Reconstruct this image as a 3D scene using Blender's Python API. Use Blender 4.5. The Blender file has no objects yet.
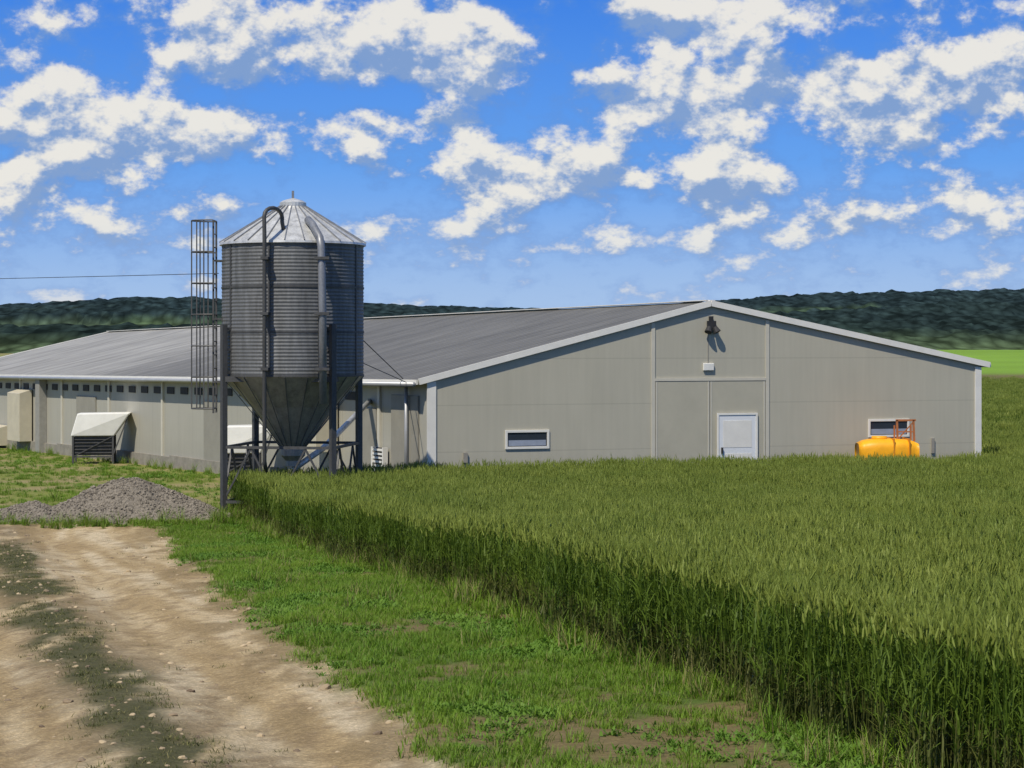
import bpy, math, random
import numpy as np
from mathutils import Vector, Matrix
random.seed(7); rng=np.random.default_rng(11)
scene=bpy.context.scene
EYE=3.8

# ------------------------------------------------------------------ helpers
def vnoise(x,y,seed=0):
    x=np.asarray(x,float);y=np.asarray(y,float)
    xi=np.floor(x);yi=np.floor(y);fx=x-xi;fy=y-yi
    fx=fx*fx*(3-2*fx);fy=fy*fy*(3-2*fy)
    def h(a,b):
        v=np.sin(a*127.1+b*311.7+seed*74.7)*43758.5453
        return v-np.floor(v)
    return (h(xi,yi)*(1-fx)+h(xi+1,yi)*fx)*(1-fy)+(h(xi,yi+1)*(1-fx)+h(xi+1,yi+1)*fx)*fy
def fbm(x,y,o=4,seed=0):
    s=0;a=.5;t=0
    for i in range(o):
        s=s+a*vnoise(x*2**i+i*17.3,y*2**i-i*9.1,seed+i);t+=a;a*=.55
    return s/t
def sstep(a,b,x):
    t=np.clip((np.asarray(x,float)-a)/(b-a),0,1);return t*t*(3-2*t)

def new_mat(name):
    m=bpy.data.materials.new(name);m.use_nodes=True
    nt=m.node_tree;b=nt.nodes['Principled BSDF'];return m,nt,b
def N(nt,t,**kw):
    n=nt.nodes.new(t)
    for k,v in kw.items(): setattr(n,k,v)
    return n
def simple_mat(name,col,rough=.6,metal=0,var=.12,scale=6,bump=0.0,bscale=40,spec=.4,dirt=0):
    m,nt,b=new_mat(name)
    tc=N(nt,'ShaderNodeTexCoord');no=N(nt,'ShaderNodeTexNoise')
    no.inputs['Scale'].default_value=scale;no.inputs['Detail'].default_value=6;no.inputs['Roughness'].default_value=.65
    nt.links.new(tc.outputs['Object'],no.inputs['Vector'])
    r=N(nt,'ShaderNodeValToRGB')
    r.color_ramp.elements[0].position=.3;r.color_ramp.elements[1].position=.7
    r.color_ramp.elements[0].color=[c*(1-var) for c in col]+[1]
    r.color_ramp.elements[1].color=[min(1,c*(1+var)) for c in col]+[1]
    nt.links.new(no.outputs['Fac'],r.inputs['Fac']);nt.links.new(r.outputs['Color'],b.inputs['Base Color'])
    b.inputs['Roughness'].default_value=rough;b.inputs['Metallic'].default_value=metal
    b.inputs['Specular IOR Level'].default_value=spec
    if bump:
        n2=N(nt,'ShaderNodeTexNoise');n2.inputs['Scale'].default_value=bscale;n2.inputs['Detail'].default_value=5
        nt.links.new(tc.outputs['Object'],n2.inputs['Vector'])
        bp=N(nt,'ShaderNodeBump');bp.inputs['Strength'].default_value=bump;bp.inputs['Distance'].default_value=.02
        nt.links.new(n2.outputs['Fac'],bp.inputs['Height']);nt.links.new(bp.outputs['Normal'],b.inputs['Normal'])
    return m

class MB:
    def __init__(s): s.v=[];s.f=[];s.m=[]
    def add(s,v,f,mi=0):
        o=len(s.v);s.v+= [tuple(p) for p in v];s.f+=[tuple(i+o for i in q) for q in f];s.m+=[mi]*len(f)
    def box(s,o,u,n,u0,u1,z0,z1,n0,n1,mi=0):
        o=Vector(o);u=Vector(u);n=Vector(n);Z=Vector((0,0,1))
        P=lambda a,b,c:o+u*a+n*c+Z*b
        v=[P(u0,z0,n0),P(u1,z0,n0),P(u1,z0,n1),P(u0,z0,n1),P(u0,z1,n0),P(u1,z1,n0),P(u1,z1,n1),P(u0,z1,n1)]
        s.add(v,[(0,3,2,1),(4,5,6,7),(0,1,5,4),(1,2,6,5),(2,3,7,6),(3,0,4,7)],mi)
    def beam(s,a,b,w,h=None,mi=0,up=(0,0,1)):
        a=Vector(a);b=Vector(b);h=h or w;d=(b-a).normalized();up=Vector(up)
        if abs(d.dot(up))>.98: up=Vector((0,1,0))
        x=d.cross(up).normalized();y=x.cross(d)
        v=[]
        for p in(a,b):
            for i,j in((-1,-1),(1,-1),(1,1),(-1,1)): v.append(p+x*i*w/2+y*j*h/2)
        s.add(v,[(0,1,2,3),(7,6,5,4),(0,4,5,1),(1,5,6,2),(2,6,7,3),(3,7,4,0)],mi)
    def tube(s,pts,r,seg=12,mi=0):
        pts=[Vector(p) for p in pts];rings=[];v=[]
        x=None
        for i,p in enumerate(pts):
            d=((pts[min(i+1,len(pts)-1)]-pts[max(i-1,0)])).normalized()
            if x is None:
                a=Vector((0,0,1)) if abs(d.z)<.9 else Vector((0,1,0));x=d.cross(a).normalized()
            x=(x-d*x.dot(d)).normalized();y=d.cross(x)
            rr=r[i] if isinstance(r,(list,tuple)) else r
            for k in range(seg):
                t=2*math.pi*k/seg;v.append(p+x*math.cos(t)*rr+y*math.sin(t)*rr)
        f=[]
        for i in range(len(pts)-1):
            for k in range(seg):
                a=i*seg+k;b=i*seg+(k+1)%seg;f.append((a,b,b+seg,a+seg))
        f.append(tuple(range(seg))[::-1]);f.append(tuple(range((len(pts)-1)*seg,len(pts)*seg)))
        s.add(v,f,mi)
    def lathe(s,c,prof,seg=48,mi=0,cap=False):
        v=[];f=[]
        for r,z in prof:
            for k in range(seg):
                t=2*math.pi*k/seg;v.append((c[0]+r*math.cos(t),c[1]+r*math.sin(t),c[2]+z))
        for i in range(len(prof)-1):
            for k in range(seg):
                a=i*seg+k;b=i*seg+(k+1)%seg;f.append((a,b,b+seg,a+seg))
        s.add(v,f,mi)
    def obj(s,name,mats,parent=None,smooth=False,bevel=0):
        me=bpy.data.meshes.new(name);me.from_pydata(s.v,[],s.f)
        if not isinstance(mats,(list,tuple)): mats=[mats]
        for m in mats: me.materials.append(m)
        me.polygons.foreach_set('material_index',s.m)
        if smooth: me.polygons.foreach_set('use_smooth',[True]*len(s.f))
        me.update()
        o=bpy.data.objects.new(name,me);scene.collection.objects.link(o)
        if parent: o.parent=parent
        if bevel:
            b=o.modifiers.new('b','BEVEL');b.width=bevel;b.segments=2;b.limit_method='ANGLE'
        return o
def empty(name):
    e=bpy.data.objects.new(name,None);scene.collection.objects.link(e);return e

def proto_coll(name,objs):
    c=bpy.data.collections.new(name)
    for o in objs: c.objects.link(o)
    return c
def scatter(name,pts,rot,scl,idx,coll):
    me=bpy.data.meshes.new(name);me.from_pydata([tuple(p) for p in pts],[],[])
    a=me.attributes.new('rot','FLOAT_VECTOR','POINT');a.data.foreach_set('vector',np.asarray(rot,np.float32).ravel())
    a=me.attributes.new('scl','FLOAT_VECTOR','POINT');a.data.foreach_set('vector',np.asarray(scl,np.float32).ravel())
    a=me.attributes.new('idx','INT','POINT');a.data.foreach_set('value',np.asarray(idx,np.int32))
    o=bpy.data.objects.new(name,me);scene.collection.objects.link(o)
    ng=bpy.data.node_groups.new(name+'_gn','GeometryNodeTree')
    ng.interface.new_socket('Geometry',in_out='INPUT',socket_type='NodeSocketGeometry')
    ng.interface.new_socket('Geometry',in_out='OUTPUT',socket_type='NodeSocketGeometry')
    gi=ng.nodes.new('NodeGroupInput');go=ng.nodes.new('NodeGroupOutput')
    ip=ng.nodes.new('GeometryNodeInstanceOnPoints');ci=ng.nodes.new('GeometryNodeCollectionInfo')
    ci.inputs['Collection'].default_value=coll;ci.inputs['Separate Children'].default_value=True;ci.inputs['Reset Children'].default_value=True
    def na(n,t):
        x=ng.nodes.new('GeometryNodeInputNamedAttribute');x.data_type=t;x.inputs['Name'].default_value=n;return x.outputs['Attribute']
    L=ng.links.new
    L(gi.outputs[0],ip.inputs['Points']);L(ci.outputs[0],ip.inputs['Instance']);ip.inputs['Pick Instance'].default_value=True
    L(na('idx','INT'),ip.inputs['Instance Index']);L(na('rot','FLOAT_VECTOR'),ip.inputs['Rotation']);L(na('scl','FLOAT_VECTOR'),ip.inputs['Scale'])
    L(ip.outputs[0],go.inputs[0])
    md=o.modifiers.new('gn','NODES');md.node_group=ng
    return o

# ------------------------------------------------------------------ terrain functions
def wheat_edge(Y): return np.interp(Y,[-5,4,12.3,20,26.5,34,40,45.6],[6.3,4.2,2.27,.48,-1.15,-3.1,-4.8,-6.3])
def road_r(Y): return np.interp(Y,[-10,5,12.3,13.4,15.5,19.07,24.8,32.8,41,44],[2.5,.8,-.45,-.62,-1.2,-2.1,-3.43,-5.3,-7.0,-9])
def road_m(Y): return np.interp(Y,[-10,5,12.3,14.4,18.2,22,32.8,41],[.8,-.8,-2.15,-2.75,-3.9,-5.1,-8.15,-10.5])
def height0(X,Y):
    X=np.asarray(X,float);Y=np.asarray(Y,float)
    a=1.75-.045*Y
    k=.25
    near=.5*(a+np.sqrt(a*a+k*k))
    near=near-.5*k*np.exp(-((a)/.3)**2)*.9
    near=np.where(Y>45,0,near)*1.0
    near=near*(1-sstep(40,46,Y))
    right=np.interp(Y,[60,150,200,350,600,900,5000],[0,.425,.8,2.95,1.5,0,0])
    left=np.interp(Y,[52,90,150,350,600,900,5000],[0,-.42,-.3,1.6,1.0,0,0])
    w=sstep(-6,14,X)
    z=near+right*w+left*(1-w)
    return z
def rmask(X,Y):
    n=(fbm(X*1.3,Y*.6,4,3)-.5)*.9+(fbm(X*5,Y*3,3,8)-.5)*.6
    r=sstep(.25,-.25,X-road_r(Y)-n*.8)
    l=sstep(-.15,.15,X-(road_m(Y)-2.3)-n*.8)
    b=sstep(42.3,41.6,Y+n*1.6)
    br=sstep(42.4,41.8,Y+n*1.4)*sstep(36.5,37.5,Y+n)*sstep(-7.6,-8.2,X)
    return np.clip(r*l*b+br,0,1)
def medmask(X,Y):
    n=(fbm(X*1.7,Y*.6,4,21)-.5)
    d=np.abs(X-road_m(Y))
    m=sstep(.52,.22,d+n*.7)
    gap=sstep(.22,.40,fbm(X*.6+4,Y*.3,3,31))
    return m*gap*sstep(39,35,Y)
def height(X,Y):
    z=height0(X,Y)
    near=sstep(48,40,Y)*sstep(-20,-14,X)*sstep(14,9,X)
    R=rmask(X,Y)
    d=X-road_m(Y)
    rut=-(np.exp(-((d-.95)/.38)**2)+np.exp(-((d+.95)/.38)**2))*.05*R
    mm=.04*np.exp(-(d/.45)**2)*R
    bumps=(fbm(X*1.5,Y*.22,3,5)-.5)*.045+(fbm(X*7,Y*4,3,6)-.5)*.014
    edge=.05*(1-R)
    return z+near*(rut+mm+bumps+edge)
H1=lambda x,y: float(height(np.array([x]),np.array([y]))[0])

# ------------------------------------------------------------------ ground mesh
def geo(a,b,n): return np.sign(a)*np.geomspace(abs(a),abs(b),n)
xs=np.concatenate([geo(-3000,-32,22),np.arange(-30,-14,.5),np.arange(-14,8,.08),np.arange(8,32,.5),geo(34,3000,22)])
ys=np.concatenate([np.arange(-60,4,8),np.arange(4,9,.5),np.arange(9,47,.11),np.arange(47,100,.6),np.arange(100,700,12),np.geomspace(720,6000,16)])
GX,GY=np.meshgrid(xs,ys)
GZ=height(GX,GY)
R=rmask(GX,GY);M=medmask(GX,GY)*R
def lerp(a,b,t): return a*(1-t[...,None])+np.array(b)*t[...,None]
n1=fbm(GX*.8,GY*.8,5,40);n2=fbm(GX*3.2,GY*.9,4,50);n3=fbm(GX*9,GY*5,3,60)
def soilpatch(X,Y):
    return sstep(.57,.68,fbm(X*.9,Y*.6,5,40)+.08*sstep(1.6,.3,np.abs(X-wheat_edge(Y)+.9))*sstep(20,13,Y))
col=np.zeros(GX.shape+(3,))+np.array([.10,.15,.03])
col=lerp(col,[.22,.155,.08],soilpatch(GX,GY)*.8)
yard=sstep(41,44,GY)*sstep(2,-4,GX)
yc=lerp(np.zeros(GX.shape+(3,))+np.array([.22,.24,.06]),[.31,.26,.12],sstep(.48,.62,n1))
col=col*(1-yard[...,None])+yc*yard[...,None]
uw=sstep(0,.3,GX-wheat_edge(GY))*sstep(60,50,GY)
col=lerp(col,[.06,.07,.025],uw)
d=GX-road_m(GY)
# wheel tracks: pale packed loam, long streaks in the direction of travel
u_=d+ (fbm(GX*.7,GY*.25,3,61)-.5)*.5
st=fbm(u_*4.5,GY*.35,4,62)
rc=lerp(np.zeros(GX.shape+(3,))+np.array([.62,.48,.28]),[.43,.31,.155],sstep(.46,.68,st)*.85)
rc=lerp(rc,[.70,.58,.39],sstep(.5,.28,st)*.8)
rc=lerp(rc,[.40,.29,.15],sstep(.50,.66,n2)*.55)
rc=lerp(rc,[.28,.20,.11],sstep(.56,.70,n3)*.6)
mid=np.exp(-(d/.62)**2)*sstep(.25,.5,n2)
rc=lerp(rc,[.20,.15,.08],mid*.75)
sh=sstep(.9,.1,np.abs(GX-road_r(GY)+.3))*sstep(.40,.58,n2)
rc=lerp(rc,[.30,.22,.11],sh*.7)
rc=lerp(rc,[.07,.08,.03],M*sstep(.2,.45,n2)*.8)
col=col*(1-R[...,None])+rc*R[...,None]
far=sstep(58,64,GY)*sstep(4,10,GX)
wob=(fbm(GX*.02,GY*.02,3,70)-.5)*14
fc=np.zeros(GX.shape+(3,))+np.array([.13,.19,.05])
fc=lerp(fc,[.17,.15,.06],sstep(148,152,GY+wob*.3))
fc=lerp(fc,[.20,.34,.04],sstep(200,206,GY+wob*.3))
fc=fc*(0.7+.6*fbm(GX*.9,GY*.25,4,80))[...,None]
col=col*(1-far[...,None])+fc*far[...,None]
col=np.clip(col,0.01,1)
ny,nx=GX.shape
def grid_obj(name,facesel,off,mat):
    idx=np.arange(ny*nx).reshape(ny,nx)
    q=np.stack([idx[:-1,:-1],idx[:-1,1:],idx[1:,1:],idx[1:,:-1]],-1).reshape(-1,4)
    if facesel is not None: q=q[facesel.reshape(-1)]
    used=np.unique(q);mp=np.full(ny*nx,-1);mp[used]=np.arange(len(used));q=mp[q]
    V=np.stack([GX.ravel(),GY.ravel(),GZ.ravel()+off],-1)[used]
    C=np.concatenate([col.reshape(-1,3),np.ones((ny*nx,1))],-1)[used]
    me=bpy.data.meshes.new(name);me.vertices.add(len(V));me.vertices.foreach_set('co',V.ravel())
    me.loops.add(q.size);me.loops.foreach_set('vertex_index',q.ravel().astype(np.int32))
    me.polygons.add(len(q));me.polygons.foreach_set('loop_start',np.arange(0,q.size,4,dtype=np.int32));me.polygons.foreach_set('loop_total',np.full(len(q),4,dtype=np.int32))
    me.update(calc_edges=True);me.validate()
    a=me.color_attributes.new('soil','FLOAT_COLOR','POINT');a.data.foreach_set('color',C.ravel().astype(np.float32))
    me.polygons.foreach_set('use_smooth',[True]*len(q));me.materials.append(mat)
    o=bpy.data.objects.new(name,me);scene.collection.objects.link(o);return o
def ground_mat(name,bump,peb):
    m,nt,b=new_mat(name);L=nt.links.new
    at=N(nt,'ShaderNodeAttribute',attribute_name='soil');tc=N(nt,'ShaderNodeTexCoord')
    n=N(nt,'ShaderNodeTexNoise');n.inputs['Scale'].default_value=16;n.inputs['Detail'].default_value=9;n.inputs['Roughness'].default_value=.78
    L(tc.outputs['Object'],n.inputs['Vector'])
    r=N(nt,'ShaderNodeMapRange');r.inputs[1].default_value=.25;r.inputs[2].default_value=.75;r.inputs[3].default_value=.55;r.inputs[4].default_value=1.38
    L(n.outputs['Fac'],r.inputs[0])
    v=N(nt,'ShaderNodeTexVoronoi');v.inputs['Scale'].default_value=28;L(tc.outputs['Object'],v.inputs['Vector'])
    vr=N(nt,'ShaderNodeMapRange');vr.inputs[1].default_value=0;vr.inputs[2].default_value=.5;vr.inputs[3].default_value=1+peb;vr.inputs[4].default_value=1-peb
    L(v.outputs['Distance'],vr.inputs[0])
    mm=N(nt,'ShaderNodeMath',operation='MULTIPLY');L(r.outputs[0],mm.inputs[0]);L(vr.outputs[0],mm.inputs[1])
    mx=N(nt,'ShaderNodeVectorMath',operation='SCALE');L(at.outputs['Color'],mx.inputs[0]);L(mm.outputs[0],mx.inputs['Scale'])
    L(mx.outputs[0],b.inputs['Base Color']);b.inputs['Roughness'].default_value=.95;b.inputs['Specular IOR Level'].default_value=.15
    bp=N(nt,'ShaderNodeBump');bp.inputs['Strength'].default_value=bump;bp.inputs['Distance'].default_value=.04
    L(mm.outputs[0],bp.inputs['Height']);L(bp.outputs['Normal'],b.inputs['Normal'])
    return m
grid_obj('ground',None,0,ground_mat('ground_soil',.5,.12))
fs=((R[:-1,:-1]+R[1:,1:]+R[:-1,1:]+R[1:,:-1])/4>.5)&((GY[:-1,:-1]<45))
grid_obj('dirt_road',fs,.008,ground_mat('dirt_road_soil',.6,.2))

# ------------------------------------------------------------------ hills
hx=np.concatenate([np.linspace(-1900,-560,70),np.linspace(-552,620,390),np.linspace(630,1900,66)]);hy=np.concatenate([np.linspace(620,1250,110),np.linspace(1255,1600,90),np.linspace(1620,2600,16)])
HX,HY=np.meshgrid(hx,hy)
crest=np.interp(HX,[-1700,-900,-384,-294,-230,-106,0,70,156,254,384,900,1700],[30,36,30,36,36,31,28,26,34,40,43,40,30])
prof=np.interp(HY,[620,800,1100,1350,1520,1700,2600],[-.15,.02,.36,.74,1,.85,.2])
big=(fbm(HX*.004,HY*.004,4,90)-.5)*8*sstep(800,1100,HY)*sstep(1500,1300,HY)
clear=sstep(.62,.645,fbm(HX*.006+3,HY*.006,3,95))*sstep(1350,1250,HY)
forest=(1-clear)*sstep(880,960,HY+(fbm(HX*.01,HY*.01,3,96)-.5)*160)
forest=np.maximum(forest,sstep(1400,1460,HY))
tree=(vnoise(HX/9,HY/10,97)*3.6+vnoise(HX/4.5,HY/5.5,98)*2.6)*forest
HZ=crest*prof+big+tree+forest*3-3
hc=np.zeros(HX.shape+(3,))+np.array([.07,.10,.04])
hc=lerp(hc,[.11,.17,.05],sstep(.5,.55,fbm(HX*.004+9,HY*.008,2,99)))
hc=lerp(hc,[.017,.027,.014],forest)
hc=hc*(.7+.6*fbm(HX/30,HY/60,4,101))[...,None]
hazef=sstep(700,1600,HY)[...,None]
hc=hc*(1-.2*hazef)+np.array([.010,.019,.036])*(.35+.65*hazef)  # aerial haze painted into the vertex colour, stronger with distance
n_y,n_x=HX.shape
idx=np.arange(n_y*n_x).reshape(n_y,n_x)
q=np.stack([idx[:-1,:-1],idx[:-1,1:],idx[1:,1:],idx[1:,:-1]],-1).reshape(-1,4)
me=bpy.data.meshes.new('hills');me.from_pydata(np.stack([HX.ravel(),HY.ravel(),HZ.ravel()],-1).tolist(),[],q.tolist())
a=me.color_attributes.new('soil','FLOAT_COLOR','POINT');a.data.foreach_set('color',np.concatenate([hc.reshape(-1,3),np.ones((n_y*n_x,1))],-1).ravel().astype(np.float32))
hm,nt,b=new_mat('hills_woodland');at=N(nt,'ShaderNodeAttribute',attribute_name='soil');L=nt.links.new
tc=N(nt,'ShaderNodeTexCoord');vo=N(nt,'ShaderNodeTexVoronoi');vo.inputs['Scale'].default_value=.16;mp=N(nt,'ShaderNodeMapping');mp.inputs['Scale'].default_value=(1,.28,1.2)
L(tc.outputs['Object'],mp.inputs[0]);L(mp.outputs[0],vo.inputs['Vector'])
no=N(nt,'ShaderNodeTexNoise');no.inputs['Scale'].default_value=.07;no.inputs['Detail'].default_value=6;no.inputs['Roughness'].default_value=.7;L(mp.outputs[0],no.inputs['Vector'])
mr=N(nt,'ShaderNodeMapRange');mr.inputs[1].default_value=0;mr.inputs[2].default_value=.8;mr.inputs[3].default_value=1.5;mr.inputs[4].default_value=.4;L(vo.outputs['Distance'],mr.inputs[0])
mr2=N(nt,'ShaderNodeMapRange');mr2.inputs[1].default_value=.3;mr2.inputs[2].default_value=.7;mr2.inputs[3].default_value=.6;mr2.inputs[4].default_value=1.4;L(no.outputs['Fac'],mr2.inputs[0])
mu=N(nt,'ShaderNodeMath',operation='MULTIPLY');L(mr.outputs[0],mu.inputs[0]);L(mr2.outputs[0],mu.inputs[1])
sc=N(nt,'ShaderNodeVectorMath',operation='SCALE');L(at.outputs['Color'],sc.inputs[0]);L(mu.outputs[0],sc.inputs['Scale'])
L(sc.outputs[0],b.inputs['Base Color']);b.inputs['Roughness'].default_value=1;b.inputs['Specular IOR Level'].default_value=0
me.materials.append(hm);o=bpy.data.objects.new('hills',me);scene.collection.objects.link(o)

# ------------------------------------------------------------------ barn
white=simple_mat('white_trim',(.78,.76,.70),.45,0,.06,3)
glass=simple_mat('window_glass',(.03,.04,.06),.08,0,.1,2,spec=.8)
dark=simple_mat('dark_opening',(.03,.03,.032),.7,0,.2,8)
concrete=simple_mat('concrete',(.27,.25,.21),.9,0,.25,3,.4,30)
cream=simple_mat('cream_sheet',(.55,.50,.38),.5,0,.08,3)
whitepl=simple_mat('white_sheet',(.78,.77,.72),.5,0,.06,4)
def wall_mat(name,colr,vsp,usp):
    m,nt,b=new_mat(name);L=nt.links.new
    uv=N(nt,'ShaderNodeUVMap');sp=N(nt,'ShaderNodeSeparateXYZ');L(uv.outputs[0],sp.inputs[0])
    def seam(o,spc,w):
        d=N(nt,'ShaderNodeMath',operation='DIVIDE');L(o,d.inputs[0]);d.inputs[1].default_value=spc
        f=N(nt,'ShaderNodeMath',operation='FRACT');L(d.outputs[0],f.inputs[0])
        l=N(nt,'ShaderNodeMath',operation='LESS_THAN');L(f.outputs[0],l.inputs[0]);l.inputs[1].default_value=w/spc;return l.outputs[0]
    s1=seam(sp.outputs[1],vsp,.025);s2=seam(sp.outputs[0],usp,.03)
    s=N(nt,'ShaderNodeMath',operation='MAXIMUM');L(s1,s.inputs[0]);L(s2,s.inputs[1])
    n=N(nt,'ShaderNodeTexNoise');n.inputs['Scale'].default_value=.6;n.inputs['Detail'].default_value=8;L(uv.outputs[0],n.inputs['Vector'])
    mp=N(nt,'ShaderNodeMapping');mp.inputs['Scale'].default_value=(5,.35,1);L(uv.outputs[0],mp.inputs[0])
    n2=N(nt,'ShaderNodeTexNoise');n2.inputs['Scale'].default_value=1.5;n2.inputs['Detail'].default_value=5;L(mp.outputs[0],n2.inputs['Vector'])
    ad=N(nt,'ShaderNodeMath',operation='ADD');L(n.outputs['Fac'],ad.inputs[0]);L(n2.outputs['Fac'],ad.inputs[1])
    mr=N(nt,'ShaderNodeMapRange');mr.inputs[1].default_value=.7;mr.inputs[2].default_value=1.3;mr.inputs[3].default_value=.94;mr.inputs[4].default_value=1.04
    L(ad.outputs[0],mr.inputs[0])
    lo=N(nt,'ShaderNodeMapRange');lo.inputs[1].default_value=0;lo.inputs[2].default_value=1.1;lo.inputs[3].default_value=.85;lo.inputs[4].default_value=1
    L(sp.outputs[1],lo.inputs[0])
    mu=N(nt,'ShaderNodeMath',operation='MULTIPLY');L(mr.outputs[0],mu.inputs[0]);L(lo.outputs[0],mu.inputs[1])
    sm=N(nt,'ShaderNodeMath',operation='MULTIPLY_ADD');L(s.outputs[0],sm.inputs[0]);sm.inputs[1].default_value=-.14;sm.inputs[2].default_value=1
    mu2=N(nt,'ShaderNodeMath',operation='MULTIPLY');L(mu.outputs[0],mu2.inputs[0]);L(sm.outputs[0],mu2.inputs[1])
    c=N(nt,'ShaderNodeVectorMath',operation='SCALE');c.inputs[0].default_value=colr;L(mu2.outputs[0],c.inputs['Scale'])
    L(c.outputs[0],b.inputs['Base Color']);b.inputs['Roughness'].default_value=.6
    return m
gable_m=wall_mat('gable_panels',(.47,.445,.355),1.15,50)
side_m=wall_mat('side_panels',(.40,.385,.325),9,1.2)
def roof_mat():
    m,nt,b=new_mat('roof_sheet');L=nt.links.new
    uv=N(nt,'ShaderNodeUVMap');sp=N(nt,'ShaderNodeSeparateXYZ');L(uv.outputs[0],sp.inputs[0])
    s=N(nt,'ShaderNodeMath',operation='MULTIPLY');L(sp.outputs[0],s.inputs[0]);s.inputs[1].default_value=2*math.pi/.33
    si=N(nt,'ShaderNodeMath',operation='SINE');L(s.outputs[0],si.inputs[0])
    mp=N(nt,'ShaderNodeMapping');mp.inputs['Scale'].default_value=(1.2,.25,1);L(uv.outputs[0],mp.inputs[0])
    n=N(nt,'ShaderNodeTexNoise');n.inputs['Scale'].default_value=1.2;n.inputs['Detail'].default_value=8;n.inputs['Roughness'].default_value=.7;L(mp.outputs[0],n.inputs['Vector'])
    fr=N(nt,'ShaderNodeMapRange');fr.inputs[1].default_value=16;fr.inputs[2].default_value=28;fr.inputs[3].default_value=0;fr.inputs[4].default_value=.35;L(sp.outputs[0],fr.inputs[0])  # sky reflection on the far half, painted in as a lighter base colour
    ad=N(nt,'ShaderNodeMath',operation='ADD');L(n.outputs['Fac'],ad.inputs[0]);L(fr.outputs[0],ad.inputs[1])
    r=N(nt,'ShaderNodeValToRGB');e=r.color_ramp.elements
    e[0].position=.3;e[0].color=(.095,.092,.082,1);e[1].position=1.0;e[1].color=(.38,.37,.34,1)
    k=e.new(.65);k.color=(.17,.165,.15,1)
    L(ad.outputs[0],r.inputs[0])
    f=N(nt,'ShaderNodeMath',operation='MULTIPLY_ADD');L(si.outputs[0],f.inputs[0]);f.inputs[1].default_value=.12;f.inputs[2].default_value=1
    c=N(nt,'ShaderNodeVectorMath',operation='SCALE');L(r.outputs[0],c.inputs[0]);L(f.outputs[0],c.inputs['Scale'])
    L(c.outputs[0],b.inputs['Base Color']);b.inputs['Roughness'].default_value=.6;b.inputs['Specular IOR Level'].default_value=.3
    bp=N(nt,'ShaderNodeBump');bp.inputs['Strength'].default_value=.4;bp.inputs['Distance'].default_value=.04;L(si.outputs[0],bp.inputs['Height']);L(bp.outputs[0],b.inputs['Normal'])
    return m
roofm=roof_mat()
barn=empty('poultry_barn')
K=math.hypot(1,.35);GU=Vector((1,.35,0))/K;GN=Vector((.35,-1,0))/K
KS=math.hypot(.5875,1);SU=Vector((-.5875,1,0))/KS;SN=Vector((-1,-.5875,0))/KS
A=Vector((-2.06,49,0));C=A+Vector((14.73,.35*14.73,0));RG=A+Vector((7.15,.35*7.15,0))
T=40;D=Vector((-.5875,1,0))*T;LEN=T*KS
zA,zC,zR=2.95,3.30,4.86;dE,dR=.42,.52
def uvmesh(name,faces,mat):
    vs=[];fs=[];uvs=[]
    for f in faces:
        o=len(vs)
        for p,uv in f: vs.append(tuple(p));uvs.append(uv)
        fs.append(tuple(range(o,o+len(f))))
    me=bpy.data.meshes.new(name);me.from_pydata(vs,[],fs);l=me.uv_layers.new(name='UVMap')
    for i,lp in enumerate(me.loops): l.data[i].uv=uvs[lp.vertex_index]
    me.materials.append(mat);o=bpy.data.objects.new(name,me);scene.collection.objects.link(o);o.parent=barn;return o
def V3(p,z): return Vector((p.x,p.y,z))
W=14.73*K
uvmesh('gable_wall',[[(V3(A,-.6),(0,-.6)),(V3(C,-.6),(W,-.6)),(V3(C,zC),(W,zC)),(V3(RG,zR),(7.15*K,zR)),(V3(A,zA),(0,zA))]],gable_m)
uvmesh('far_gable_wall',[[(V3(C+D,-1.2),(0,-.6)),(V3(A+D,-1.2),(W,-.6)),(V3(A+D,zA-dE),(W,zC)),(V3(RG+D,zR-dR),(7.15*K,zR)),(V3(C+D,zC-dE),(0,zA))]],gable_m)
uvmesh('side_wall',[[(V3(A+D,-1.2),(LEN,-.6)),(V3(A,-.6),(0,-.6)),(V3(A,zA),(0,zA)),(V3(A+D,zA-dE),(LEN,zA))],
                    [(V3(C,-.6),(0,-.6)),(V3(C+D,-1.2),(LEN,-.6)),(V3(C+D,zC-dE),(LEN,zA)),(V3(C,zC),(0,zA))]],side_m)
oh=.26;og=.04
Dn=D.normalized()
def roofslope(pe,ze,out,name):
    sl=(zR-ze)/( (RG-pe).length )
    e0=pe+out*oh-Dn*og; r0=RG-Dn*og; e1=pe+D+out*oh+Dn*og; r1=RG+D+Dn*og
    zee=ze-sl*oh+.06;zrr=zR+.06
    P=[V3(e0,zee),V3(r0,zrr),V3(r1,zrr-dR),V3(e1,zee-dE)]
    w=(RG-pe).length+oh;Ls=LEN+2*og
    uv=[(0,0),(0,w),(Ls,w),(Ls,0)]
    lo=[p-Vector((0,0,.1)) for p in P]
    F=[[(P[i],uv[i]) for i in range(4)],[(lo[i],uv[i]) for i in(3,2,1,0)]]
    for i in range(4):
        j=(i+1)%4;F.append([(P[i],uv[i]),(lo[i],uv[i]),(lo[j],uv[j]),(P[j],uv[j])])
    uvmesh(name,F,roofm);return P
outL=(-GU);outR=GU
PL=roofslope(A,zA,outL,'roof_slope');PR=roofslope(C,zC,outR,'roof_slope_2')
t=MB();zo=Vector((0,0,-.045));fn=GN*.028
for P in(PL,PR):
    t.beam(P[0]+zo+fn,P[1]+zo+fn,.05,.15);t.beam(P[3]+zo-fn,P[2]+zo-fn,.05,.15)
    o_=(P[0]-P[1]).normalized()*.035
    t.beam(P[0]+zo+o_+Vector((0,0,.0)),P[3]+zo+o_,.05,.12)
t.beam(PL[1]+Vector((0,0,.03)),PL[2]+Vector((0,0,.03)),.3,.02)
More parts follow.
